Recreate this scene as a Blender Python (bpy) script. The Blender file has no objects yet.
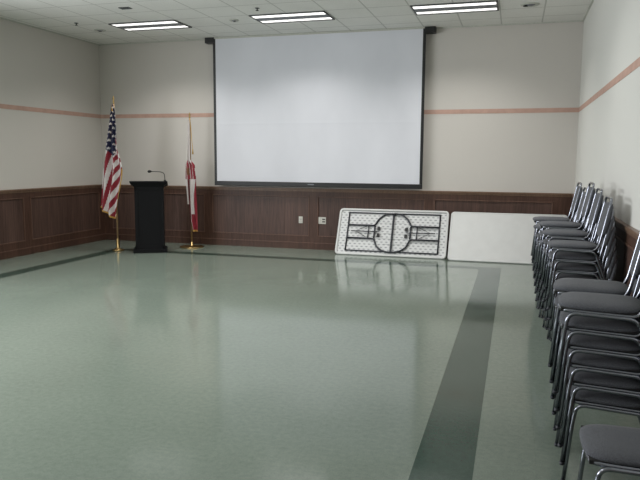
import bpy, bmesh, math, random
from mathutils import Vector, Matrix
random.seed(7)
SC = bpy.context.scene
COL = SC.collection
PI = math.pi

# ------------------------------------------------------------------ room
L, R, D, H = -7.90, 0.93, 11.36, 3.83          # left wall, right wall, back wall, ceiling
REAR = -4.0
RAIL = 1.115                                    # top of the wainscot
CAM_H = 1.6489

# ------------------------------------------------------------------ materials
def srgb(r, g, b):
    f = lambda c: (c/255/12.92) if c/255 <= 0.04045 else ((c/255+0.055)/1.055)**2.4
    return (f(r), f(g), f(b), 1.0)

class NT:
    def __init__(s, name):
        s.m = bpy.data.materials.new(name); s.m.use_nodes = True
        s.t = s.m.node_tree; s.n = s.t.nodes; s.l = s.t.links
        s.b = s.n['Principled BSDF']
    def new(s, typ, **kw):
        n = s.n.new(typ)
        for k, v in kw.items():
            if hasattr(n, k) and k not in n.inputs: setattr(n, k, v)
            else: n.inputs[k].default_value = v
        return n
    def link(s, a, b): s.l.new(a, b)
    def math(s, op, a, b=None, c=None):
        n = s.n.new('ShaderNodeMath'); n.operation = op
        for i, v in enumerate((a, b, c)):
            if v is None: continue
            if isinstance(v, (int, float)): n.inputs[i].default_value = v
            else: s.l.new(v, n.inputs[i])
        return n.outputs[0]
    def mix(s, fac, a, b, blend='MIX'):
        n = s.n.new('ShaderNodeMix'); n.data_type = 'RGBA'; n.blend_type = blend
        for i, v in ((0, fac), (6, a), (7, b)):
            if isinstance(v, (int, float, tuple)): n.inputs[i].default_value = v
            else: s.l.new(v, n.inputs[i])
        return n.outputs[2]
    def coords(s, kind='Object', scale=(1, 1, 1)):
        tc = s.n.new('ShaderNodeTexCoord'); mp = s.n.new('ShaderNodeMapping')
        mp.inputs['Scale'].default_value = scale
        s.l.new(tc.outputs[kind], mp.inputs['Vector']); return mp.outputs[0]
    def noise(s, vec, scale, detail=3, rough=0.5):
        n = s.n.new('ShaderNodeTexNoise')
        n.inputs['Scale'].default_value = scale; n.inputs['Detail'].default_value = detail
        n.inputs['Roughness'].default_value = rough
        s.l.new(vec, n.inputs['Vector']); return n.outputs['Fac']
    def ramp(s, fac, stops):
        n = s.n.new('ShaderNodeValToRGB'); s.l.new(fac, n.inputs[0])
        e = n.color_ramp.elements
        while len(e) < len(stops): e.new(0.5)
        for x, (p, c) in zip(e, stops): x.position = p; x.color = c
        return n.outputs[0]
    def bump(s, h, strength=0.2, dist=0.01):
        n = s.n.new('ShaderNodeBump'); n.inputs['Strength'].default_value = strength
        n.inputs['Distance'].default_value = dist
        s.l.new(h, n.inputs['Height']); s.l.new(n.outputs[0], s.b.inputs['Normal'])

def simple(name, col, rough=0.6, metal=0.0, var=0.08, nscale=30, bump=0.0, spec=0.5):
    t = NT(name); v = t.coords()
    n = t.noise(v, nscale)
    lo = tuple(c*(1-var) for c in col[:3])+(1,); hi = tuple(min(1, c*(1+var)) for c in col[:3])+(1,)
    t.link(t.ramp(n, [(0.3, lo), (0.7, hi)]), t.b.inputs['Base Color'])
    t.b.inputs['Roughness'].default_value = rough; t.b.inputs['Metallic'].default_value = metal
    t.b.inputs['Specular IOR Level'].default_value = spec
    if bump: t.bump(n, bump, 0.002)
    return t.m

def wall_mat(name, col):
    t = NT(name); v = t.coords()
    big = t.noise(v, 0.7, 2); fine = t.noise(v, 60, 4)
    c = t.mix(big, tuple(x*0.95 for x in col[:3])+(1,), col)
    c = t.mix(t.math('MULTIPLY', fine, 0.12), c, tuple(x*0.7 for x in col[:3])+(1,))
    t.link(c, t.b.inputs['Base Color']); t.b.inputs['Roughness'].default_value = 0.75
    t.b.inputs['Specular IOR Level'].default_value = 0.25
    t.bump(fine, 0.12, 0.003); return t.m

def wood_mat(name, lo, hi, rough=0.45):
    t = NT(name); v = t.coords('Object', (14, 14, 0.9))
    g = t.noise(v, 3.0, 6, 0.6); v2 = t.coords('Object', (2.2, 2.2, 0.15)); b = t.noise(v2, 1.0, 2)
    f = t.math('ADD', t.math('MULTIPLY', g, 0.65), t.math('MULTIPLY', b, 0.35))
    t.link(t.ramp(f, [(0.34, lo), (0.66, hi)]), t.b.inputs['Base Color'])
    t.b.inputs['Roughness'].default_value = rough; t.b.inputs['Specular IOR Level'].default_value = 0.35
    t.bump(g, 0.08, 0.002); return t.m

def floor_mat():
    t = NT('vinyl_tile_floor')
    geo = t.n.new('ShaderNodeNewGeometry'); sp = t.n.new('ShaderNodeSeparateXYZ')
    t.link(geo.outputs['Position'], sp.inputs[0]); X, Y = sp.outputs[0], sp.outputs[1]
    def inside(x0, x1, y0, y1):
        a = t.math('MULTIPLY', t.math('GREATER_THAN', X, x0), t.math('LESS_THAN', X, x1))
        b = t.math('MULTIPLY', t.math('GREATER_THAN', Y, y0), t.math('LESS_THAN', Y, y1))
        return t.math('MULTIPLY', a, b)
    ring = t.math('SUBTRACT', inside(-6.94, -0.1496, -2.6, 10.30), inside(-6.6725, -0.4677, -2.3, 10.066))
    pos = geo.outputs['Position']
    sp1 = t.noise(pos, 140, 3, 0.7); sp2 = t.noise(pos, 26, 5, 0.65); big = t.noise(pos, 0.55, 3)
    speck = t.math('ADD', t.math('MULTIPLY', sp1, 0.45), t.math('ADD', t.math('MULTIPLY', sp2, 0.3), t.math('MULTIPLY', big, 0.25)))
    light = t.ramp(speck, [(0.36, srgb(104, 115, 106)), (0.64, srgb(132, 143, 132))])
    dark = t.ramp(speck, [(0.36, srgb(42, 60, 53)), (0.64, srgb(66, 86, 77))])
    c = t.mix(ring, light, dark)
    # 12 inch tile joints
    def joint(P, off):
        m = t.math('FRACT', t.math('DIVIDE', t.math('ADD', P, off), 0.318))
        return t.math('LESS_THAN', m, 0.012)
    j = t.math('MAXIMUM', joint(X, 31.948), joint(Y, 31.2))
    c = t.mix(t.math('MULTIPLY', j, 0.10), c, srgb(80, 88, 82))
    t.link(c, t.b.inputs['Base Color'])
    r = t.noise(pos, 1.3, 4, 0.6)
    mr = t.new('ShaderNodeMapRange'); mr.inputs[1].default_value = 0.3; mr.inputs[2].default_value = 0.7
    mr.inputs[3].default_value = 0.08; mr.inputs[4].default_value = 0.16
    t.link(r, mr.inputs[0]); t.link(mr.outputs[0], t.b.inputs['Roughness'])
    t.b.inputs['IOR'].default_value = 1.5
    wv = t.noise(pos, 2.2, 2)
    t.bump(wv, 0.02, 0.02); return t.m

def ceiling_mat():
    t = NT('acoustic_ceiling_tiles')
    geo = t.n.new('ShaderNodeNewGeometry'); sp = t.n.new('ShaderNodeSeparateXYZ')
    t.link(geo.outputs['Position'], sp.inputs[0])
    def joint(P, off, p, w):
        m = t.math('FRACT', t.math('DIVIDE', t.math('ADD', P, off), p))
        d = t.math('ABSOLUTE', t.math('SUBTRACT', m, 0.5))
        return t.math('GREATER_THAN', d, 0.5 - w/2/p)
    # grid lines run at R - k*.622 and 10.254 + k*.61
    jx = joint(sp.outputs[0], 0.622*40 - R, 0.622, 0.022)
    jy = joint(sp.outputs[1], 0.61*40 - 10.254, 0.61, 0.022)
    j = t.math('MAXIMUM', jx, jy)
    pos = geo.outputs['Position']
    n = t.noise(pos, 55, 4, 0.7); b = t.noise(pos, 1.1, 2)
    c = t.ramp(t.math('ADD', t.math('MULTIPLY', n, 0.6), t.math('MULTIPLY', b, 0.4)), [(0.35, srgb(222, 221, 217)), (0.65, srgb(236, 235, 231))])
    c = t.mix(t.math('MULTIPLY', j, 0.38), c, srgb(120, 120, 112))
    t.link(c, t.b.inputs['Base Color']); t.b.inputs['Roughness'].default_value = 0.9
    t.b.inputs['Specular IOR Level'].default_value = 0.1
    t.bump(n, 0.25, 0.004); return t.m

def fabric_mat(name, lo, hi):
    t = NT(name); v = t.coords(); n = t.noise(v, 260, 4, 0.8)
    t.link(t.ramp(n, [(0.38, lo), (0.62, hi)]), t.b.inputs['Base Color'])
    t.b.inputs['Roughness'].default_value = 0.95; t.b.inputs['Specular IOR Level'].default_value = 0.12
    t.b.inputs['Sheen Weight'].default_value = 0.15
    t.bump(n, 0.3, 0.002); return t.m

def dimple_mat():
    t = NT('dimpled_white_plastic'); v = t.coords('Object', (1, 1, 1))
    sp = t.n.new('ShaderNodeSeparateXYZ'); t.link(v, sp.inputs[0])
    U, V = sp.outputs[0], sp.outputs[1]
    row = t.math('FLOOR', t.math('DIVIDE', t.math('ADD', V, 5.0), 0.048))
    off = t.math('MULTIPLY', t.math('MODULO', row, 2.0), 0.5)
    fu = t.math('FRACT', t.math('ADD', t.math('DIVIDE', t.math('ADD', U, 5.0), 0.085), off))
    fv = t.math('FRACT', t.math('DIVIDE', t.math('ADD', V, 5.0), 0.048))
    du = t.math('DIVIDE', t.math('SUBTRACT', fu, 0.5), 0.27); dv = t.math('DIVIDE', t.math('SUBTRACT', fv, 0.5), 0.22)
    r = t.math('ADD', t.math('MULTIPLY', du, du), t.math('MULTIPLY', dv, dv))
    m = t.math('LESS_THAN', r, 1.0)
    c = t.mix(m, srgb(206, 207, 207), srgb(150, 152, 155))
    t.link(c, t.b.inputs['Base Color']); t.b.inputs['Roughness'].default_value = 0.55
    t.bump(t.math('SUBTRACT', 1.0, m), 0.3, 0.006); return t.m

def emit_mat(name, col, strength):
    t = NT(name); v = t.coords('Object', (1, 1, 1))
    w = t.n.new('ShaderNodeTexWave'); w.bands_direction = 'X'; w.inputs['Scale'].default_value = 2.6
    w.inputs['Distortion'].default_value = 0.0
    t.link(v, w.inputs['Vector'])
    c = t.ramp(w.outputs['Fac'], [(0.0, tuple(x*0.72 for x in col[:3])+(1,)), (0.6, col)])
    t.link(c, t.b.inputs['Emission Color']); t.b.inputs['Emission Strength'].default_value = strength
    t.b.inputs['Base Color'].default_value = (0.8, 0.8, 0.8, 1); return t.m

def screen_mat():
    t = NT('matte_projection_fabric'); v = t.coords('Object', (1, 1, 1))
    n = t.noise(t.coords('Object', (0.9, 1, 0.5)), 1.3, 3)
    t.link(t.ramp(n, [(0.3, srgb(212, 213, 220)), (0.7, srgb(222, 223, 230))]), t.b.inputs['Base Color'])
    t.b.inputs['Roughness'].default_value = 0.7; t.b.inputs['Specular IOR Level'].default_value = 0.2
    t.bump(n, 0.25, 0.03); return t.m

M = dict(
    floor=floor_mat(), ceiling=ceiling_mat(),
    wall=wall_mat('cream_wall_covering', srgb(208, 203, 197)),
    wall_r=wall_mat('pale_wall_covering', srgb(220, 219, 214)),
    band=simple('pink_border_paper', srgb(190, 156, 142), 0.8, nscale=8),
    wood=wood_mat('dark_walnut_panel', srgb(62, 46, 41), srgb(98, 75, 67)),
    wood2=wood_mat('dark_walnut_stile', srgb(58, 40, 33), srgb(92, 66, 55)),
    mould=wood_mat('walnut_moulding', srgb(82, 60, 51), srgb(112, 84, 72), 0.4),
    cap=wood_mat('walnut_rail_cap', srgb(96, 74, 60), srgb(128, 102, 84), 0.35),
    black=simple('black_laminate', srgb(17, 17, 19), 0.7, var=0.35, nscale=90, spec=0.18),
    blackm=simple('black_powder_coat', srgb(20, 20, 21), 0.45, nscale=50),
    steel=simple('dark_grey_steel_tube', srgb(52, 54, 60), 0.4, metal=0.3),
    chrome=simple('polished_chrome', srgb(140, 143, 152), 0.2, metal=1.0, var=0.03),
    fabric=fabric_mat('grey_flecked_upholstery', srgb(64, 65, 70), srgb(102, 104, 110)),
    pan=simple('black_seat_pan', srgb(14, 14, 15), 0.7),
    rubber=simple('black_rubber', srgb(16, 16, 17), 0.8),
    white=simple('white_moulded_plastic', srgb(205, 206, 205), 0.5, var=0.03, nscale=6),
    dimple=dimple_mat(),
    plate=simple('ivory_plastic_plate', srgb(200, 198, 190), 0.5, var=0.02),
    slot=simple('dark_socket_slot', srgb(70, 66, 62), 0.6),
    brass=simple('polished_brass', srgb(178, 152, 104), 0.32, metal=1.0, var=0.08),
    oak=wood_mat('oak_flag_pole', srgb(140, 112, 78), srgb(172, 142, 104), 0.4),
    gold=simple('gold_fringe', srgb(186, 146, 70), 0.7, nscale=200, bump=0.3),
    red=simple('red_flag_satin', srgb(136, 30, 46), 0.6, var=0.12, nscale=14),
    wht=simple('white_flag_satin', srgb(214, 208, 206), 0.6, var=0.06, nscale=14),
    blue=simple('navy_flag_satin', srgb(26, 30, 62), 0.6, var=0.15, nscale=14),
    brown=simple('brown_flag_print', srgb(120, 82, 58), 0.7),
    screen=screen_mat(), 
    lamp=emit_mat('lit_fluorescent_lens', (1.0, 0.99, 0.95, 1), 1.5),
    louvre=simple('grey_fixture_louvre', srgb(120, 122, 128), 0.5),
    rim=simple('dark_fixture_rim', srgb(72, 73, 75), 0.5),
    ceilwhite=simple('off_white_ceiling_metal', srgb(188, 188, 180), 0.6),
    hole=simple('dark_opening', srgb(40, 42, 38), 0.9),
)

# ------------------------------------------------------------------ mesh helpers
def bx(bm, x0, x1, y0, y1, z0, z1, bevel=0.0, mi=0):
    vs = [bm.verts.new((x, y, z)) for x in (x0, x1) for y in (y0, y1) for z in (z0, z1)]
    fs = []
    for q in ((0, 1, 3, 2), (4, 6, 7, 5), (0, 4, 5, 1), (2, 3, 7, 6), (0, 2, 6, 4), (1, 5, 7, 3)):
        f = bm.faces.new([vs[i] for i in q]); f.material_index = mi; fs.append(f)
    if bevel:
        es = list({e for f in fs for e in f.edges})
        r = bmesh.ops.bevel(bm, geom=es, offset=bevel, segments=2, affect='EDGES', profile=0.6)
        for f in r['faces']: f.material_index = mi

def catmull(pts, n=6, closed=False):
    P = [Vector(p) for p in pts]; out = []; N = len(P)
    rng = range(N if closed else N-1)
    for i in rng:
        g = (lambda k: P[k % N]) if closed else (lambda k: P[max(0, min(N-1, k))])
        a, b, c, d = g(i-1), g(i), g(i+1), g(i+2)
        for k in range(n):
            u = k/n
            out.append(0.5*((2*b)+(c-a)*u+(2*a-5*b+4*c-d)*u*u+(3*b-a-3*c+d)*u**3))
    if not closed: out.append(P[-1])
    return out

def rounded(pts, rad, closed=False, n=5):
    """polyline with its corners rounded off to radius rad"""
    P = [Vector(p) for p in pts]; out = []; N = len(P)
    for i in range(N):
        if not closed and i in (0, N-1): out.append(P[i]); continue
        a, b, c = P[i-1], P[i], P[(i+1) % N]
        r = min(rad, (a-b).length*0.48, (c-b).length*0.48)
        p0 = b+(a-b).normalized()*r; p1 = b+(c-b).normalized()*r
        for k in range(n+1):
            u = k/n; out.append((1-u)**2*p0+2*u*(1-u)*b+u*u*p1)
    return out

def tube(bm, pts, r, seg=8, closed=False, caps=True, radii=None, mi=0):
    P = [Vector(p) for p in pts]; N = len(P); rings = []; ref = None
    for i in range(N):
        if closed: t = P[(i+1) % N]-P[i-1]
        else: t = P[min(N-1, i+1)]-P[max(0, i-1)]
        t.normalize()
        if ref is None:
            ref = Vector((0, 0, 1)) if abs(t.z) < 0.9 else Vector((1, 0, 0))
        u = (ref-t*ref.dot(t))
        if u.length < 1e-5: u = t.orthogonal()
        u.normalize(); w = t.cross(u); ref = u
        rr = radii[i] if radii else r
        rings.append([bm.verts.new(P[i]+(u*math.cos(2*PI*k/seg)+w*math.sin(2*PI*k/seg))*rr) for k in range(seg)])
    for i in range(N if closed else N-1):
        a, b = rings[i], rings[(i+1) % N]; s = 0
        if closed and i == N-1:   # best matching rotation for the seam
            s = min(range(seg), key=lambda s: sum((a[k].co-b[(k+s) % seg].co).length for k in range(seg)))
        for k in range(seg):
            f = bm.faces.new((a[k], a[(k+1) % seg], b[(k+1+s) % seg], b[(k+s) % seg])); f.smooth = True; f.material_index = mi
    if caps and not closed:
        for rg in (rings[0][::-1], rings[-1]):
            f = bm.faces.new(rg); f.material_index = mi

def lathe(bm, prof, seg=24, center=(0, 0, 0), mi=0):
    cx, cy, cz = center; rings = []
    for r, z in prof:
        if r < 1e-6: rings.append([bm.verts.new((cx, cy, cz+z))])
        else: rings.append([bm.verts.new((cx+r*math.cos(2*PI*k/seg), cy+r*math.sin(2*PI*k/seg), cz+z)) for k in range(seg)])
    for a, b in zip(rings, rings[1:]):
        for k in range(seg):
            if len(a) == 1 and len(b) == 1: break
            if len(a) == 1: f = bm.faces.new((a[0], b[(k+1) % seg], b[k]))
            elif len(b) == 1: f = bm.faces.new((a[k], a[(k+1) % seg], b[0]))
            else: f = bm.faces.new((a[k], a[(k+1) % seg], b[(k+1) % seg], b[k]))
            f.smooth = True; f.material_index = mi

def obj(name, bm, mats, parent=None, smooth=False):
    bmesh.ops.recalc_face_normals(bm, faces=bm.faces)
    me = bpy.data.meshes.new(name); bm.to_mesh(me); bm.free()
    for m in (mats if isinstance(mats, (list, tuple)) else [mats]): me.materials.append(m)
    if smooth:
        for p in me.polygons: p.use_smooth = True
    o = bpy.data.objects.new(name, me); COL.objects.link(o)
    if parent: o.parent = parent
    return o

def B(): return bmesh.new()

def box(name, dims, mat, parent=None, bevel=0.0):
    b = B(); bx(b, *dims, bevel=bevel); return obj(name, b, mat, parent)

def tag(o, label, cat, group=None):
    o['label'] = label; o['category'] = cat
    if group: o['group'] = group
    return o

def thing(name, label, cat, loc=(0, 0, 0), rotz=0.0, group=None):
    o = bpy.data.objects.new(name, None); COL.objects.link(o)
    o.empty_display_size = 0.1
    o.location = loc; o.rotation_euler = (0, 0, rotz); return tag(o, label, cat, group)

def struct(o): o['kind'] = 'structure'; return o

def copy_tree(o, parent=None):
    c = o.copy(); COL.objects.link(c)
    if parent: c.parent = parent
    for ch in list(o.children): copy_tree(ch, c)
    return c

# ------------------------------------------------------------------ room shell
T = 0.12
struct(box('floor', (L-T, R+T, REAR-T, D+T, -0.1, 0), M['floor']))
struct(box('ceiling', (L-T, R+T, REAR-T, D+T, H, H+0.1), M['ceiling']))
struct(box('wall_back', (L-T, R+T, D, D+T, 0, H), M['wall']))
struct(box('wall_left', (L-T, L, REAR, D, 0, H), M['wall']))
struct(box('wall_right', (R, R+T, REAR, D, 0, H), M['wall_r']))
struct(box('wall_rear', (L-T, R+T, REAR-T, REAR, 0, H), M['wall']))

# pink border bands (thin paper strips)
S1, S2 = 2.4108, 2.4842
struct(box('trim_1', (L, R, D-0.004, D, S1, S2), M['band']))
struct(box('trim_2', (L, L+0.004, REAR, D, S1, S2), M['band']))
struct(box('trim_3', (R-0.004, R, REAR, D, S1, S2), M['band']))
# ceiling angle
b = B()
bx(b, L, R, D-0.022, D, H-0.018, H); bx(b, L, L+0.022, REAR, D, H-0.018, H); bx(b, R-0.022, R, REAR, D, H-0.018, H)
struct(obj('trim_4', b, M['ceilwhite']))

def wainscot(length, stiles, base_name, wall_name, place):
    """panelled dado along local +x, standing out along local -y from y=0; panels between the stiles"""
    b = B()
    bx(b, 0, length, -0.012, 0, 0, RAIL-0.02, mi=0)                      # board
    bx(b, 0, length, -0.024, -0.010, 0.97, RAIL-0.045, mi=1)             # frieze
    bx(b, 0, length, -0.024, -0.010, 0.125, 0.235, mi=1)                 # lower rail
    for s0, s1 in stiles: bx(b, s0, s1, -0.024, -0.010, 0.235, 0.97, mi=1)
    edges = [s for st in stiles for s in st]
    gaps = [(stiles[i][1], stiles[i+1][0]) for i in range(len(stiles)-1)]
    for g0, g1 in gaps:                                                   # moulding round every panel
        w = 0.018
        for q in ((g0, g1, 0.235, 0.235+w), (g0, g1, 0.97-w, 0.97), (g0, g0+w, 0.235, 0.97), (g1-w, g1, 0.235, 0.97)):
            bx(b, q[0], q[1], -0.030, -0.010, q[2], q[3], bevel=0.005, mi=2)
        k = int((g1-g0)/0.62)                                             # faint veneer joints
        for i in range(1, k+1):
            x = g0+(g1-g0)*i/(k+1); bx(b, x-0.002, x+0.002, -0.0135, -0.010, 0.253, 0.952, mi=1)
    w = obj('trim_'+wall_name, b, [M['wood'], M['wood2'], M['mould']]); struct(w)
    b = B(); bx(b, 0, length, -0.045, 0, RAIL-0.03, RAIL, bevel=0.006); bx(b, 0, length, -0.032, 0, RAIL-0.06, RAIL-0.028, bevel=0.004)
    c = obj('trim_'+wall_name, b, M['cap']); struct(c)
    b = B(); bx(b, 0, length, -0.030, 0, 0, 0.112); bx(b, 0, length, -0.034, 0, 0.110, 0.125, bevel=0.004, mi=1)
    s = obj(base_name, b, [M['wood2'], M['mould']]); struct(s)
    for o in (w, c, s): o.matrix_world = place
P_ = 2.09
st = [(-7.90-L, -7.70-L)] + [(x-L, x+0.157-L) for x in (-5.66, -3.57, -1.48)] + [(0.61-L, R-L)]
wainscot(R-L, st, 'baseboard_back', '5', Matrix.Translation((L, D, 0)))
# left wall: local x runs toward the rear so that local -y points into the room
stl = [(0, 0.18)] + [(D-9.242+P_*k, D-9.088+P_*k) for k in range(7)]
wainscot(D-REAR, [s for s in stl if s[1] < D-REAR], 'baseboard_left', '6', Matrix.Translation((L, REAR, 0)) @ Matrix.Rotation(PI/2, 4, 'Z') if False else Matrix(((0, -1, 0, L), (-1, 0, 0, D), (0, 0, 1, 0), (0, 0, 0, 1))))
wainscot(D-REAR, [(s0, s1) for s0, s1 in stl if s1 < D-REAR], 'baseboard_right', '7', Matrix(((0, 1, 0, R), (-1, 0, 0, D), (0, 0, 1, 0), (0, 0, 0, 1))))

# ------------------------------------------------------------------ ceiling fittings
def ceiling_light(x0, y0, label):
    t = thing('ceiling_light', label, 'ceiling light', (x0+0.61, y0+0.305, H), 0, 'recessed fluorescent ceiling lights')
    w, d = 0.605, 0.30
    b = B()
    for q in ((-w, w, -d, -d+0.022), (-w, w, d-0.022, d), (-w, -w+0.022, -d, d), (w-0.022, w, -d, d)):
        bx(b, *q, -0.016, 0.0)
    obj('frame', b, M['rim'], t)
    for y in (-0.178, 0.178):
        b = B(); bx(b, -w+0.025, w-0.025, y-0.075, y+0.075, -0.010, -0.001); obj('lens', b, M['lamp'], t)
    b = B(); bx(b, -w+0.024, w-0.024, -0.10, 0.10, -0.0145, -0.001, bevel=0.003); obj('center_louvre', b, M['louvre'], t)
    return t
LX = [R-0.622*12+0.012, R-0.622*8+0.012, R-0.622*4+0.012]
LY = 9.650
ceiling_light(LX[0], LY, 'lit fluorescent troffer in the ceiling near the left corner, left of the screen')
ceiling_light(LX[1], LY, 'lit fluorescent troffer in the ceiling above the middle of the projection screen')
ceiling_light(LX[2], LY, 'lit fluorescent troffer in the ceiling by the right end of the screen')

t = thing('ceiling_vent', 'dark rectangular vent in a ceiling tile above the left ceiling light', 'vent', (-5.60, 8.735, H))
b = B(); bx(b, -0.085, 0.085, -0.055, 0.055, -0.006, 0); obj('backing', b, M['hole'], t)
b = B()
for k in range(5): bx(b, -0.08, 0.08, -0.045+k*0.021, -0.041+k*0.021, -0.010, -0.005)
obj('slat', b, M['rim'], t)

def sprinkler(x, y, label):
    t = thing('sprinkler_head', label, 'sprinkler', (x, y, H), 0, 'small dark ceiling sprinklers')
    b = B(); lathe(b, [(0, 0), (0.034, 0), (0.034, -0.006), (0.012, -0.012), (0.0, -0.012)], 16); obj('escutcheon', b, M['rim'], t)
    b = B(); lathe(b, [(0.008, -0.011), (0.008, -0.032), (0.024, -0.034), (0.024, -0.038), (0, -0.038)], 12); obj('deflector', b, M['hole'], t)
sprinkler(-7.0, 9.476, 'small dark sprinkler head in the ceiling nearest the left wall')
sprinkler(-3.72, 9.237, 'small dark sprinkler head just in front of the middle ceiling light')

def round_fitting(name, x, y, r, label, cat, off):
    t = thing(name, label, cat, (x, y, H))
    b = B(); lathe(b, [(r, 0), (r, -0.008), (r*0.85, -0.016), (r*0.62, -0.014), (r*0.55, -0.004)], 24); obj('ring', b, M['ceilwhite'], t)
    b = B(); lathe(b, [(r*0.56, -0.003), (r*0.5, -0.010), (r*0.25, -0.022), (0, -0.024)], 20); obj('cone', b, M['louvre'], t)
    b = B(); lathe(b, [(r*0.26, 0), (r*0.26, -0.026), (0, -0.028)], 12, (off, 0, 0)); obj('sensor', b, M['hole'], t)
round_fitting('smoke_detector', -4.394, 9.923, 0.075, 'small round detector on the ceiling above the left end of the screen', 'smoke detector', 0.01)
round_fitting('ceiling_speaker', 0.10, 10.02, 0.13, 'round off-white ceiling fitting right of the rightmost ceiling light', 'ceiling fitting', -0.06)
round_fitting('ceiling_sensor', -6.98, 10.09, 0.10, 'round ceiling fitting with dark centre beside the left ceiling light', 'ceiling fitting', 0.0)

# ------------------------------------------------------------------ projection screen
SX0, SX1 = -5.385, -1.515
SY = 11.21
t = thing('projection_screen', 'large white pull-down projection screen with black borders on the back wall', 'projection screen', (0, SY, 0))
ZB, ZT = 1.175, 3.80
b = B(); bw = 0.045
NX, NZ = 40, 60
def curl(x, z):
    u = (x-SX0)/(SX1-SX0); v = (z-ZB)/(ZT-ZB)
    y = 0.012*math.sin(u*PI)*(1-v)
    y += 0.010*math.exp(-((u-0.16-0.30*v)/0.05)**2)*max(0, 0.5-v) + 0.010*math.exp(-((u-0.90+0.30*v)/0.05)**2)*max(0, 0.5-v)
    return y-0.002*math.exp(-((z-2.275)/0.012)**2)
g = []
xs = [SX0+bw+(SX1-SX0-2*bw)*i/NX for i in range(NX+1)]
zs = sorted([ZB+0.04+(ZT-ZB-0.04)*i/NZ for i in range(NZ+1)]+[2.275, 2.262, 2.288])
g = [[b.verts.new((x, curl(x, z), z)) for x in xs] for z in zs]
for a, c in zip(g, g[1:]):
    for i in range(NX):
        f = b.faces.new((a[i], a[i+1], c[i+1], c[i])); f.smooth = True
obj('fabric', b, M['screen'], t)
b = B(); bx(b, SX0, SX0+bw+0.003, -0.003, 0.012, ZB, ZT); obj('border', b, M['blackm'], t)
b = B(); bx(b, SX1-bw-0.003, SX1, -0.003, 0.012, ZB, ZT); obj('border', b, M['blackm'], t)
b = B(); bx(b, SX0, SX1, -0.012, 0.022, ZB-0.03, ZB+0.05, bevel=0.008); bar = obj('bottom_bar', b, M['blackm'], t)
b = B(); bx(b, -3.56, -3.44, -0.016, -0.010, ZB+0.003, ZB+0.022, bevel=0.002); obj('badge', b, M['louvre'], bar)
b = B(); bx(b, SX0+0.01, SX1-0.01, 0.0, 0.14, ZT-0.005, H-0.002); obj('casing', b, M['ceilwhite'], t)
for x0, x1 in ((SX0-0.16, SX0+0.02), (SX1-0.02, SX1+0.155)):
    b = B(); bx(b, x0, x1, -0.01, 0.14, H-0.10, H-0.002, bevel=0.004); obj('end_bracket', b, M['blackm'], t)

# ------------------------------------------------------------------ wall plates
def outlet(x, z, name='wall_outlet', label=''):
    t = thing(name, label, 'wall outlet', (x, D-0.0135, z))
    b = B(); bx(b, -0.038, 0.038, -0.006, 0, -0.062, 0.062, bevel=0.003); obj('plate', b, M['plate'], t)
    for k in (-1, 1):
        b = B(); lathe(b, [(0.017, 0), (0.017, 0.002), (0, 0.002)], 16)
        for s in (-0.006, 0.006): bx(b, s-0.0014, s+0.0014, -0.005, 0.005, 0.002, 0.0026)
        s_ = obj('socket', b, M['plate'], t); s_.rotation_euler = (PI/2, 0, 0); s_.location = (0, -0.006, 0.024*k)
    b = B(); lathe(b, [(0.003, 0), (0.003, 0.0015), (0, 0.0015)], 8); s_ = obj('screw', b, M['slot'], t); s_.rotation_euler = (PI/2, 0, 0); s_.location = (0, -0.006, 0)
outlet(-3.735, 0.535, label='small ivory outlet plate on the wood panel left of the double plate')
t = thing('wall_outlet', 'wide double ivory outlet plate on the wood panelling, nearest the folding table', 'wall outlet', (-3.335, D-0.0135, 0.535))
b = B(); bx(b, -0.08, 0.08, -0.006, 0, -0.062, 0.062, bevel=0.003); obj('plate', b, M['plate'], t)
b = B(); bx(b, -0.052, -0.022, -0.009, -0.005, -0.03, 0.03, bevel=0.003); obj('rocker', b, M['plate'], t)
for k in (-1, 1):
    b = B(); bx(b, 0.012, 0.066, -0.009, -0.005, 0.022*k-0.012, 0.022*k+0.012, bevel=0.002); obj('socket', b, M['slot'], t)

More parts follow.
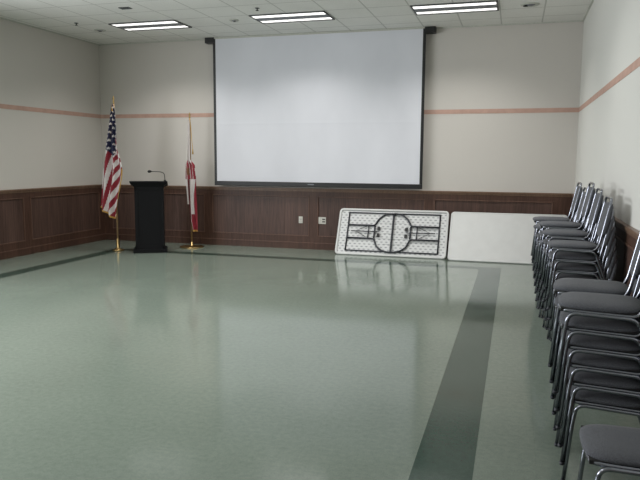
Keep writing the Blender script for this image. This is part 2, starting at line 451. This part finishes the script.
# ------------------------------------------------------------------ folding tables
def folding_table(name, label, x0, yb, yt, wid, length, underside):
    """local x along the length, local y up the width, local +z toward the room"""
    lean = math.asin((yt-yb)/wid)
    th = 0.045
    t = thing(name, label, 'folding table', (x0+length/2, yb, 0.0), 0, 'folding tables leaning on the back wall')
    # local -> world: x->x, y->(0,sin,cos), z->(0,-cos,sin)
    t.matrix_world = Matrix(((1, 0, 0, x0+length/2), (0, math.sin(lean), -math.cos(lean), yb), (0, math.cos(lean), math.sin(lean), 0.001), (0, 0, 0, 1)))
    hl = length/2
    def outline(ins, r, z, b):
        vs = []
        for cx, cy, a0 in ((hl-ins-r, ins+r, -PI/2), (hl-ins-r, wid-ins-r, 0), (-hl+ins+r, wid-ins-r, PI/2), (-hl+ins+r, ins+r, PI)):
            for k in range(7):
                a = a0+PI/2*k/6; vs.append(b.verts.new((cx+r*math.cos(a), cy+r*math.sin(a), z)))
        return vs
    def bridge(b, A, C):
        n = len(A)
        for k in range(n): b.faces.new((A[k], A[(k+1) % n], C[(k+1) % n], C[k])).smooth = False
    b = B()
    if underside:
        o0 = outline(0.006, 0.06, -th/2-0.02, b); o1 = outline(0, 0.065, -th/2, b); o2 = outline(0, 0.065, th/2-0.006, b)
        o3 = outline(0.008, 0.058, th/2, b); o4 = outline(0.03, 0.04, th/2, b); o5 = outline(0.04, 0.035, th/2-0.022, b)
        b.faces.new(o0)
        for p, q in ((o0, o1), (o1, o2), (o2, o3), (o3, o4), (o4, o5)): bridge(b, p, q)
        obj('tabletop', b, M['white'], t)
        b = B(); b.faces.new(outline(0.039, 0.035, th/2-0.0215, b)); obj('underside_panel', b, M['dimple'], t)
        z = th/2-0.010
        # measured in the photo, u along the length from the left end, v down from the top edge
        U = lambda px: (px-36)/549*length-hl
        V = lambda px, py: wid-(py-(38+0.05*(px-50)))/233*wid
        pt = lambda px, py, dz=0: (U(px), V(px, py), z+dz)
        SQ = lambda u, v, dz=0: (-hl+u*length, wid*(1-v), z+dz)
        b = B()
        for v in (0.09, 0.905): tube(b, [SQ(0.09, v), SQ(0.93, v)], 0.011, 8)
        for u in (0.095, 0.925): tube(b, [SQ(u, 0.09), SQ(u, 0.905)], 0.013, 8)
        obj('apron_frame', b, M['steel'], t)
        # two folded legs, each a tube loop that swells into a half octagon at the middle of the table
        for s in (-1, 1):
            mirror = lambda u: u if s < 0 else 1.02-u
            q = [(0.10, 0.36), (0.345, 0.36), (0.375, 0.22), (0.425, 0.12), (0.51, 0.09), (0.51, 0.93), (0.425, 0.89), (0.375, 0.80), (0.345, 0.64), (0.10, 0.64)]
            b = B(); tube(b, rounded([SQ(mirror(u), v, 0.012+0.006*s) for u, v in q], 0.04), 0.0155, 8)
            tube(b, [SQ(mirror(0.29), 0.36, 0.012), SQ(mirror(0.29), 0.64, 0.012)], 0.010, 8)
            tube(b, [SQ(mirror(0.347), 0.37, 0.012), SQ(mirror(0.347), 0.63, 0.012)], 0.014, 8)
            leg = obj('folding_leg', b, M['steel'], t)
            b = B()
            tube(b, [SQ(mirror(0.13), 0.49, 0.014), SQ(mirror(0.375), 0.50, 0.014)], 0.008, 6)
            tube(b, [SQ(mirror(0.27), 0.385, 0.014), SQ(mirror(0.17), 0.49, 0.014), SQ(mirror(0.27), 0.615, 0.014)], 0.006, 6)
            obj('brace', b, M['steel'], t)
            for v in (0.43, 0.57):
                b = B(); c = SQ(mirror(0.385), v, 0.018); bx(b, c[0]-0.026, c[0]+0.026, c[1]-0.032, c[1]+0.032, c[2]-0.012, c[2]+0.012, bevel=0.008)
                obj('foot_clip', b, M['blackm'], t)
            for v in (0.115, 0.92):
                b = B(); c = SQ(0.51, v, 0.012); bx(b, c[0]-0.03, c[0]+0.03, c[1]-0.013, c[1]+0.013, c[2]-0.014, c[2]+0.018, bevel=0.006)
                obj('foot_cap', b, M['rubber'], t)
                break
        b = B()
        for k in range(5):
            v = 0.28+k*0.115; bx(b, -0.16, 0.20, wid*(1-v)-0.004, wid*(1-v)+0.004, th/2-0.021, th/2-0.015)
        obj('moulded_rib', b, M['white'], t)
    else:
        o0 = outline(0.012, 0.05, -th/2, b); o1 = outline(0, 0.06, -th/2+0.01, b); o2 = outline(0, 0.06, th/2-0.008, b)
        o3 = outline(0.008, 0.052, th/2, b); o4 = outline(0.022, 0.04, th/2, b); o5 = outline(0.026, 0.038, th/2-0.003, b)
        b.faces.new(o0)
        for p, q in ((o0, o1), (o1, o2), (o2, o3), (o3, o4), (o4, o5)): bridge(b, p, q)
        b.faces.new(o5)
        obj('tabletop', b, M['white'], t)
        b = B()
        tube(b, [(-hl+0.18, 0.08, -th/2-0.014), (hl-0.18, 0.08, -th/2-0.014)], 0.012, 8); tube(b, [(-hl+0.18, wid-0.08, -th/2-0.014), (hl-0.18, wid-0.08, -th/2-0.014)], 0.012, 8)
        obj('apron_frame', b, M['steel'], t)
folding_table('folding_table', 'white folding table leaning on its side, dimpled underside and folded dark legs showing', -2.965, 10.90, 11.285, 0.86, 1.915, True)
folding_table('folding_table', 'white folding table leaning on its side with its blank smooth top showing, beside the chairs', -1.015, 10.80, 11.28, 0.90, 1.86, False)

# ------------------------------------------------------------------ lectern and microphone
LR = 0.50
t = thing('lectern', 'tall black lectern with overhanging top between the two flags', 'lectern', (-6.135, 10.15, 0), LR)
b = B(); bx(b, -0.285, 0.285, -0.22, 0.24, 0, 0.065, bevel=0.006); obj('base', b, M['black'], t)
b = B(); bx(b, -0.243, 0.243, -0.19, 0.21, 0.06, 1.16, bevel=0.004)
obj('body', b, M['black'], t)
b = B()
for x0, x1, z0, z1 in ((-0.243, 0.243, 0.06, 0.13), (-0.243, 0.243, 1.09, 1.16), (-0.243, -0.185, 0.06, 1.16), (0.185, 0.243, 0.06, 1.16)):
    bx(b, x0, x1, -0.202, -0.189, z0, z1, bevel=0.003)
obj('front_frame', b, M['black'], t)
b = B()                       # flared cornice
lo = [(-0.249, -0.20, 1.15), (0.249, -0.20, 1.15), (0.249, 0.22, 1.12), (-0.249, 0.22, 1.12)]
hi = [(-0.308, -0.255, 1.225), (0.308, -0.255, 1.225), (0.308, 0.26, 1.15), (-0.308, 0.26, 1.15)]
vl = [b.verts.new(p) for p in lo]; vh = [b.verts.new(p) for p in hi]
for k in range(4): b.faces.new((vl[k], vl[(k+1) % 4], vh[(k+1) % 4], vh[k]))
b.faces.new(vl[::-1]); b.faces.new(vh)
obj('cornice', b, M['black'], t)
b = B()                       # sloping reading top
p0 = [(-0.316, -0.243, 1.226), (0.316, -0.243, 1.226), (0.316, 0.249, 1.150), (-0.316, 0.249, 1.150)]
v0 = [b.verts.new(p) for p in p0]; v1 = [b.verts.new((p[0], p[1], p[2]+0.024)) for p in p0]
for k in range(4): b.faces.new((v0[k], v0[(k+1) % 4], v1[(k+1) % 4], v1[k]))
b.faces.new(v0[::-1]); b.faces.new(v1)
obj('reading_top', b, M['black'], t)

t = thing('microphone', 'thin black gooseneck microphone arching over the lectern top', 'microphone', (-6.135, 10.15, 0), LR)
b = B(); lathe(b, [(0, 0), (0.024, 0), (0.024, 0.012), (0.012, 0.03), (0, 0.03)], 16, (0.275, -0.20, 1.241)); obj('base', b, M['blackm'], t)
path = catmull([(0.275, -0.20, 1.262), (0.272, -0.20, 1.32), (0.26, -0.20, 1.375), (0.22, -0.20, 1.400), (0.14, -0.20, 1.410), (0.05, -0.20, 1.414)], 6)
b = B(); tube(b, path, 0.0065, 8); obj('gooseneck', b, M['blackm'], t)
b = B(); tube(b, [(0.055, -0.20, 1.414), (0.04, -0.20, 1.414), (0.02, -0.20, 1.413), (0.0, -0.20, 1.410), (-0.012, -0.20, 1.408)], 0.02, 12, radii=[0.010, 0.019, 0.024, 0.021, 0.008]); obj('head', b, M['rubber'], t)

# ------------------------------------------------------------------ flags on poles
def interp(tab, z):
    if z >= tab[0][0]: return tab[0][1:]
    for a, c in zip(tab, tab[1:]):
        if a[0] >= z >= c[0]:
            u = (a[0]-z)/(a[0]-c[0]); return [p+(q-p)*u for p, q in zip(a[1:], c[1:])]
    return tab[-1][1:]

def draped_flag(name, label, px, py, tab, colour, folds, mats, ns=64, nt=190, bottom=None, depth=0.045):
    b = B(); z0, z1 = tab[0][0], tab[-1][0]; g = []
    for j in range(nt+1):
        v = j/nt; row = []
        for i in range(ns+1):
            s = i/ns
            zz = z0+(z1-z0)*v
            if bottom: zz = z0+(bottom(s)-z0)*v
            l, r = interp(tab, zz)
            x = l+(r-l)*s
            amp = depth*min(1, 0.35+(r-l)/0.30)
            y = -0.045+amp*math.sin(2*PI*(folds*s+0.12*math.sin(3*v)+0.1))*(0.4+0.6*min(1, v*2)) + 0.012*math.sin(9*s+7*v)
            row.append(b.verts.new((x-px, min(y, -0.018) if abs(x-px) < 0.03 else y, zz)))
        g.append(row)
    for j in range(nt):
        for i in range(ns):
            f = b.faces.new((g[j][i], g[j][i+1], g[j+1][i+1], g[j+1][i])); f.smooth = True
            c = f.calc_center_median()
            f.material_index = colour((i+0.5)/ns, (j+0.5)/nt, c.x+px, c.z)
    o = obj(name, b, mats); o.location = (px, py, 0)
    return tag(o, label, 'flag')

# first flag: stars and stripes
FX, FY = -6.735, 10.055
tab1 = [(2.56, -6.748, -6.722), (2.44, -6.785, -6.682), (2.1, -6.85, -6.655), (1.80, -6.905, -6.640), (1.60, -6.94, -6.575), (1.43, -6.98, -6.545),
        (1.30, -6.995, -6.56), (1.0, -7.03, -6.635), (0.80, -7.06, -6.675), (0.70, -7.07, -6.69), (0.55, -7.07, -6.69)]
def bottom1(s): return 0.76-0.20*min(1, s/0.80)+0.17*max(0, (s-0.80)/0.20)
def colour1(s, v, x, z):
    l, r = interp(tab1, z)
    if v > 0.982: return 3
    if s > 0.955 and z < 1.45: return 3
    if z > 2.44 and abs(s-0.5) < 0.16: return 3
    cant = 1.72+0.30*max(0, (s-0.72)/0.28)+0.06*math.sin(s*9)
    if z > cant:
        if abs(s-0.5) < 0.06 and z > 1.95: return 3
        # rows of stars, staggered, following the folds
        cell = 0.070; jz = (z-1.7)/cell; row = math.floor(jz); dz = (jz-row-0.5)*cell
        w = r-l
        for k, c in enumerate((0.22, 0.72)):
            cx = l+w*c+(0.018 if row % 2 else -0.012)
            dx = x-cx; rad = math.hypot(dx, dz*0.9); ang = math.atan2(dx, dz)
            lim = 0.0155+0.0055*math.cos(5*ang)
            if rad < lim: return 1
        return 2
    if s < 0.60: q = (x-0.27*z+20)/0.052
    else: q = (x-0.62*z+20.02)/0.066
    return 0 if int(math.floor(q)) % 2 == 0 else 1
draped_flag('flag', 'flag with stars and red and white stripes draped on the pole left of the lectern', FX, FY, tab1, colour1, 2.6,
            [M['red'], M['wht'], M['blue'], M['gold']], bottom=bottom1)

t = thing('flag_pole', 'wooden flag pole on a small bright brass base left of the lectern', 'flag pole', (FX, FY, 0))
b = B(); lathe(b, [(0, 0), (0.10, 0), (0.10, 0.014), (0.088, 0.022), (0.05, 0.032), (0.03, 0.055), (0.026, 0.20), (0.022, 0.215), (0.0, 0.215)], 28); obj('base', b, M['brass'], t)
b = B(); tube(b, [(0, 0, 0.06), (0, 0, 1.3), (0, 0, 2.585)], 0.0145, 12); obj('pole', b, M['oak'], t)
b = B(); lathe(b, [(0.016, 2.575), (0.02, 2.585), (0.012, 2.60), (0.018, 2.615), (0.010, 2.63), (0.022, 2.65), (0.010, 2.69), (0, 2.72)], 12); obj('finial', b, M['brass'], t)

# second flag: white with red, hanging narrow
GX, GY = -5.715, 10.89
tab2 = [(2.33, -5.735, -5.70), (2.2, -5.757, -5.695), (1.62, -5.772, -5.690), (1.52, -5.80, -5.60), (1.3, -5.805, -5.585), (1.0, -5.79, -5.59), (0.78, -5.775, -5.578), (0.5, -5.75, -5.565), (0.27, -5.68, -5.56)]
def bottom2(s): return 0.80-0.50*min(1, max(0, (s-0.24)/0.10))
def colour2(s, v, x, z):
    if v > 0.985 and s > 0.3: return 3
    if z > 1.585+0.03*math.sin(20*s): return 1
    if z > 1.26:
        if s < 0.42 and 1.34 < z < 1.46 and s > 0.12: return 2
        if s > 0.72 and z > 1.46: return 0
        return 0 if (math.sin(34*s+6*z) > -0.75) else 1
    if s < 0.24: return 1
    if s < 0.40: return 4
    if z < 0.62: return 0 if s > 0.42 else 1
    edge = 0.98-0.25*(1.26-z)/0.64
    return 1 if s < edge else 0
draped_flag('flag', 'white flag with a red lower part hanging narrowly right of the lectern', GX, GY, tab2, colour2, 1.8,
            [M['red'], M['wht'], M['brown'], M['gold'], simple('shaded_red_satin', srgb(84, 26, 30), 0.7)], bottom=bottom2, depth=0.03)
t = thing('flag_pole', 'wooden flag pole on a wide flat dull brass disc right of the lectern', 'flag pole', (GX, GY, 0))
b = B(); lathe(b, [(0, 0), (0.225, 0), (0.225, 0.012), (0.21, 0.02), (0.06, 0.026), (0.03, 0.04), (0.02, 0.10), (0.0, 0.10)], 32); obj('base', b, M['brass'], t)
b = B(); tube(b, [(0, 0, 0.05), (0, 0, 1.2), (0, 0, 2.38)], 0.014, 12); obj('pole', b, M['oak'], t)
b = B(); lathe(b, [(0.015, 2.37), (0.02, 2.38), (0.011, 2.395), (0.021, 2.42), (0.010, 2.45), (0, 2.475)], 12); obj('finial', b, M['brass'], t)
b = B(); tube(b, catmull([(0.012, -0.015, 2.36), (0.03, -0.02, 2.2), (0.045, -0.022, 2.0), (0.062, -0.02, 1.80)], 5), 0.006, 6)
cord = obj('cord', b, M['gold'], t)
b = B(); lathe(b, [(0, 0), (0.012, -0.005), (0.008, -0.02), (0.016, -0.09), (0, -0.09)], 10, (0.062, -0.02, 1.805)); obj('tassel', b, M['gold'], cord)

# ------------------------------------------------------------------ stacking chairs (front faces -x)
def cushion(cx, cy, cz, hx, hy, hz, crown, n=14, rad=0.07):
    """soft pad: superellipse outline, crowned top, flat underside"""
    b = B(); rings = []
    N = 40
    levels = [(0.0, -hz, 0.90), (0, -hz, 0.975), (0, -hz*0.5, 1.0), (0, hz*0.3, 1.0), (0, hz*0.8, 0.975), (0, hz+crown*0.35, 0.90), (0, hz+crown*0.75, 0.72), (0, hz+crown*0.95, 0.4)]
    for _, z, s in levels:
        ring = []
        for k in range(N):
            a = 2*PI*k/N; e = 2/4.5
            x = math.copysign(abs(math.cos(a))**e, math.cos(a)); y = math.copysign(abs(math.sin(a))**e, math.sin(a))
            if x < 0: x *= 1+0.06*(1-y*y)                # front edge bows out a little
            ring.append(b.verts.new((cx+x*hx*s, cy+y*hy*s, cz+z)))
        rings.append(ring)
    for a, c in zip(rings, rings[1:]):
        for k in range(N): b.faces.new((a[k], a[(k+1) % N], c[(k+1) % N], c[k])).smooth = True
    b.faces.new(rings[0][::-1])
    top = b.verts.new((cx, cy, cz+hz+crown))
    for k in range(N): b.faces.new((rings[-1][k], rings[-1][(k+1) % N], top)).smooth = True
    return b

def make_chair():
    t = thing('stacking_chair', '', 'chair')
    hw = 0.185
    z = 0.432
    # one tube: along the seat sides, up the back and over its top
    side = lambda s: [(0.012, s*hw, z), (0.365, s*hw, z-0.008), (0.395, s*hw, z+0.05), (0.472, s*hw*0.98, 0.862)]
    loop = side(-1) + side(1)[::-1]
    b = B(); tube(b, rounded(loop, 0.055, closed=True, n=6), 0.0105, 8, closed=True)
    obj('seat_and_back_frame', b, M['chrome'], t)
    for s in (-1, 1):
        y = s*(hw+0.0145)
        b = B()
        tube(b, rounded([(0.006, y, 0.008), (0.036, y, 0.335), (0.052, y, 0.423), (0.365, y, 0.415), (0.395, y, 0.330), (0.515, y, 0.008)], 0.055, n=6), 0.0105, 8)
        f = obj('leg_frame', b, M['chrome'], t)
        for x in (0.0055, 0.516):
            b = B(); lathe(b, [(0, 0), (0.0105, 0), (0.0118, 0.004), (0.0118, 0.016), (0, 0.016)], 10, (x, y, 0)); obj('foot_cap', b, M['steel'], f)
    b = cushion(0.199, 0, 0.449, 0.196, 0.188, 0.011, 0.014); obj('seat', b, M['fabric'], t)
    b = B(); bx(b, 0.010, 0.382, -0.184, 0.184, 0.425, 0.444, bevel=0.004); obj('seat_pan', b, M['pan'], t)  # black pan reaches up the cushion sides, standing in for shade within stacks
    # back pad, tilted with the tube
    b = cushion(0, 0, 0, 0.148, 0.210, 0.0155, 0.001)
    tilt = math.atan2(0.080, 0.38)
    # pad local z faces the sitter (-x), pad local x runs up the back
    m = Matrix(((math.sin(tilt), 0, -math.cos(tilt), 0.446), (0, -1, 0, 0), (math.cos(tilt), 0, math.sin(tilt), 0.680), (0, 0, 0, 1)))
    bmesh.ops.transform(b, matrix=m, verts=b.verts); obj('backrest', b, M['fabric'], t)
    return t

ORD = ['topmost', 'second from the top', 'third from the top', 'fourth from the top', 'fifth from the top', 'sixth from the top', 'bottom']
STEP, SHIFT = 0.094, -0.012
proto = make_chair(); used = [False]
def place(x, y, z, rz, label, group):
    if not used[0]: c = proto; used[0] = True
    else: c = copy_tree(proto)
    c.location = (x, y, z); c.rotation_euler = (0, 0, rz); c['label'] = label; c['category'] = 'chair'; c['group'] = group
# x of the front of the bottom chair, y of the middle, number of chairs, turn
stacks = [
    (0.315, 3.625, 6, -0.10, 'of the near stack just behind the lone chair'),
    (0.312, 4.070, 6, -0.12, 'of the near stack in front of the gap'),
    (0.365, 6.055, 6, 0.0, 'of the first stack beyond the gap'),
    (0.345, 6.480, 7, 0.0, 'of the second stack beyond the gap', 0.0873),
    (0.322, 6.915, 7, 0.0, 'of the middle stack beyond the gap'),
    (0.300, 7.345, 6, 0.0, 'of the last but one stack along the wall', 0.099),
    (0.290, 7.780, 7, 0.0, 'of the farthest stack, nearest the white tables', 0.0895),
]
place(0.325, 2.915, 0, 0.0, 'grey padded chrome chair standing alone and low at the near right', 'lone grey chair')
for x, y, n, rz, where, *st_ in stacks:
    STEP = st_[0] if st_ else 0.094
    for k in range(n):
        o_ = ORD[n-1-k] if k else ORD[6]
        place(x+SHIFT*k+random.uniform(-0.002, 0.002), y+random.uniform(-0.002, 0.002), STEP*k, rz, f'grey chair, {o_} {where}', 'grey padded chairs stacked along the right wall')

# ------------------------------------------------------------------ light
def area(name, loc, rot, sx, sy, power, col, spread=PI):
    l = bpy.data.lights.new(name, 'AREA'); l.shape = 'RECTANGLE'; l.size = sx; l.size_y = sy
    l.energy = power; l.color = col; l.spread = spread
    o = bpy.data.objects.new(name, l); COL.objects.link(o); o.location = loc; o.rotation_euler = rot; return o
warm = (1.0, 0.98, 0.94)
for x in LX:
    area('fixture_light', (x+0.61, LY+0.305, H-0.03), (0, 0, 0), 1.15, 0.55, 26, warm, 2.2)
for y in (6.6, 3.55, 0.5):
    for x in LX[:2]+[-1.55] if y > 6 else LX[:2]:
        area('fixture_light', (x+0.61, y+0.305, H-0.03), (0, 0, 0), 1.15, 0.55, 24, warm, 2.4)
# daylight from windows along the left wall, out of frame to the left of the camera
area('window_light', (L+0.1, 3.0, 1.95), (0, -PI/2, 0), 1.9, 7.0, 420, (0.93, 0.96, 1.0))
w = bpy.data.worlds.new('world'); SC.world = w; w.use_nodes = True
w.node_tree.nodes['Background'].inputs[0].default_value = (0.5, 0.55, 0.6, 1); w.node_tree.nodes['Background'].inputs[1].default_value = 0.02

# ------------------------------------------------------------------ camera
yaw, pitch, roll, fpx = -0.2883, -0.1237, 0.0064, 654.2
sy_, cy_, sp_, cp_ = math.sin(yaw), math.cos(yaw), math.sin(pitch), math.cos(pitch)
fw = Vector((sy_*cp_, cy_*cp_, sp_)); rt = Vector((cy_, -sy_, 0)); up = rt.cross(fw)
r2 = rt*math.cos(roll)+up*math.sin(roll); u2 = -rt*math.sin(roll)+up*math.cos(roll)
cam = bpy.data.cameras.new('camera'); cam.sensor_width = 36; cam.lens = fpx*36/640; cam.clip_start = 0.05
co = bpy.data.objects.new('camera', cam); COL.objects.link(co)
co.matrix_world = Matrix(((r2.x, u2.x, -fw.x, 0), (r2.y, u2.y, -fw.y, 0), (r2.z, u2.z, -fw.z, CAM_H), (0, 0, 0, 1)))
SC.camera = co
SC.view_settings.view_transform = 'Standard'; SC.view_settings.look = 'None'
SC.view_settings.exposure = -0.06; SC.view_settings.gamma = 1.0
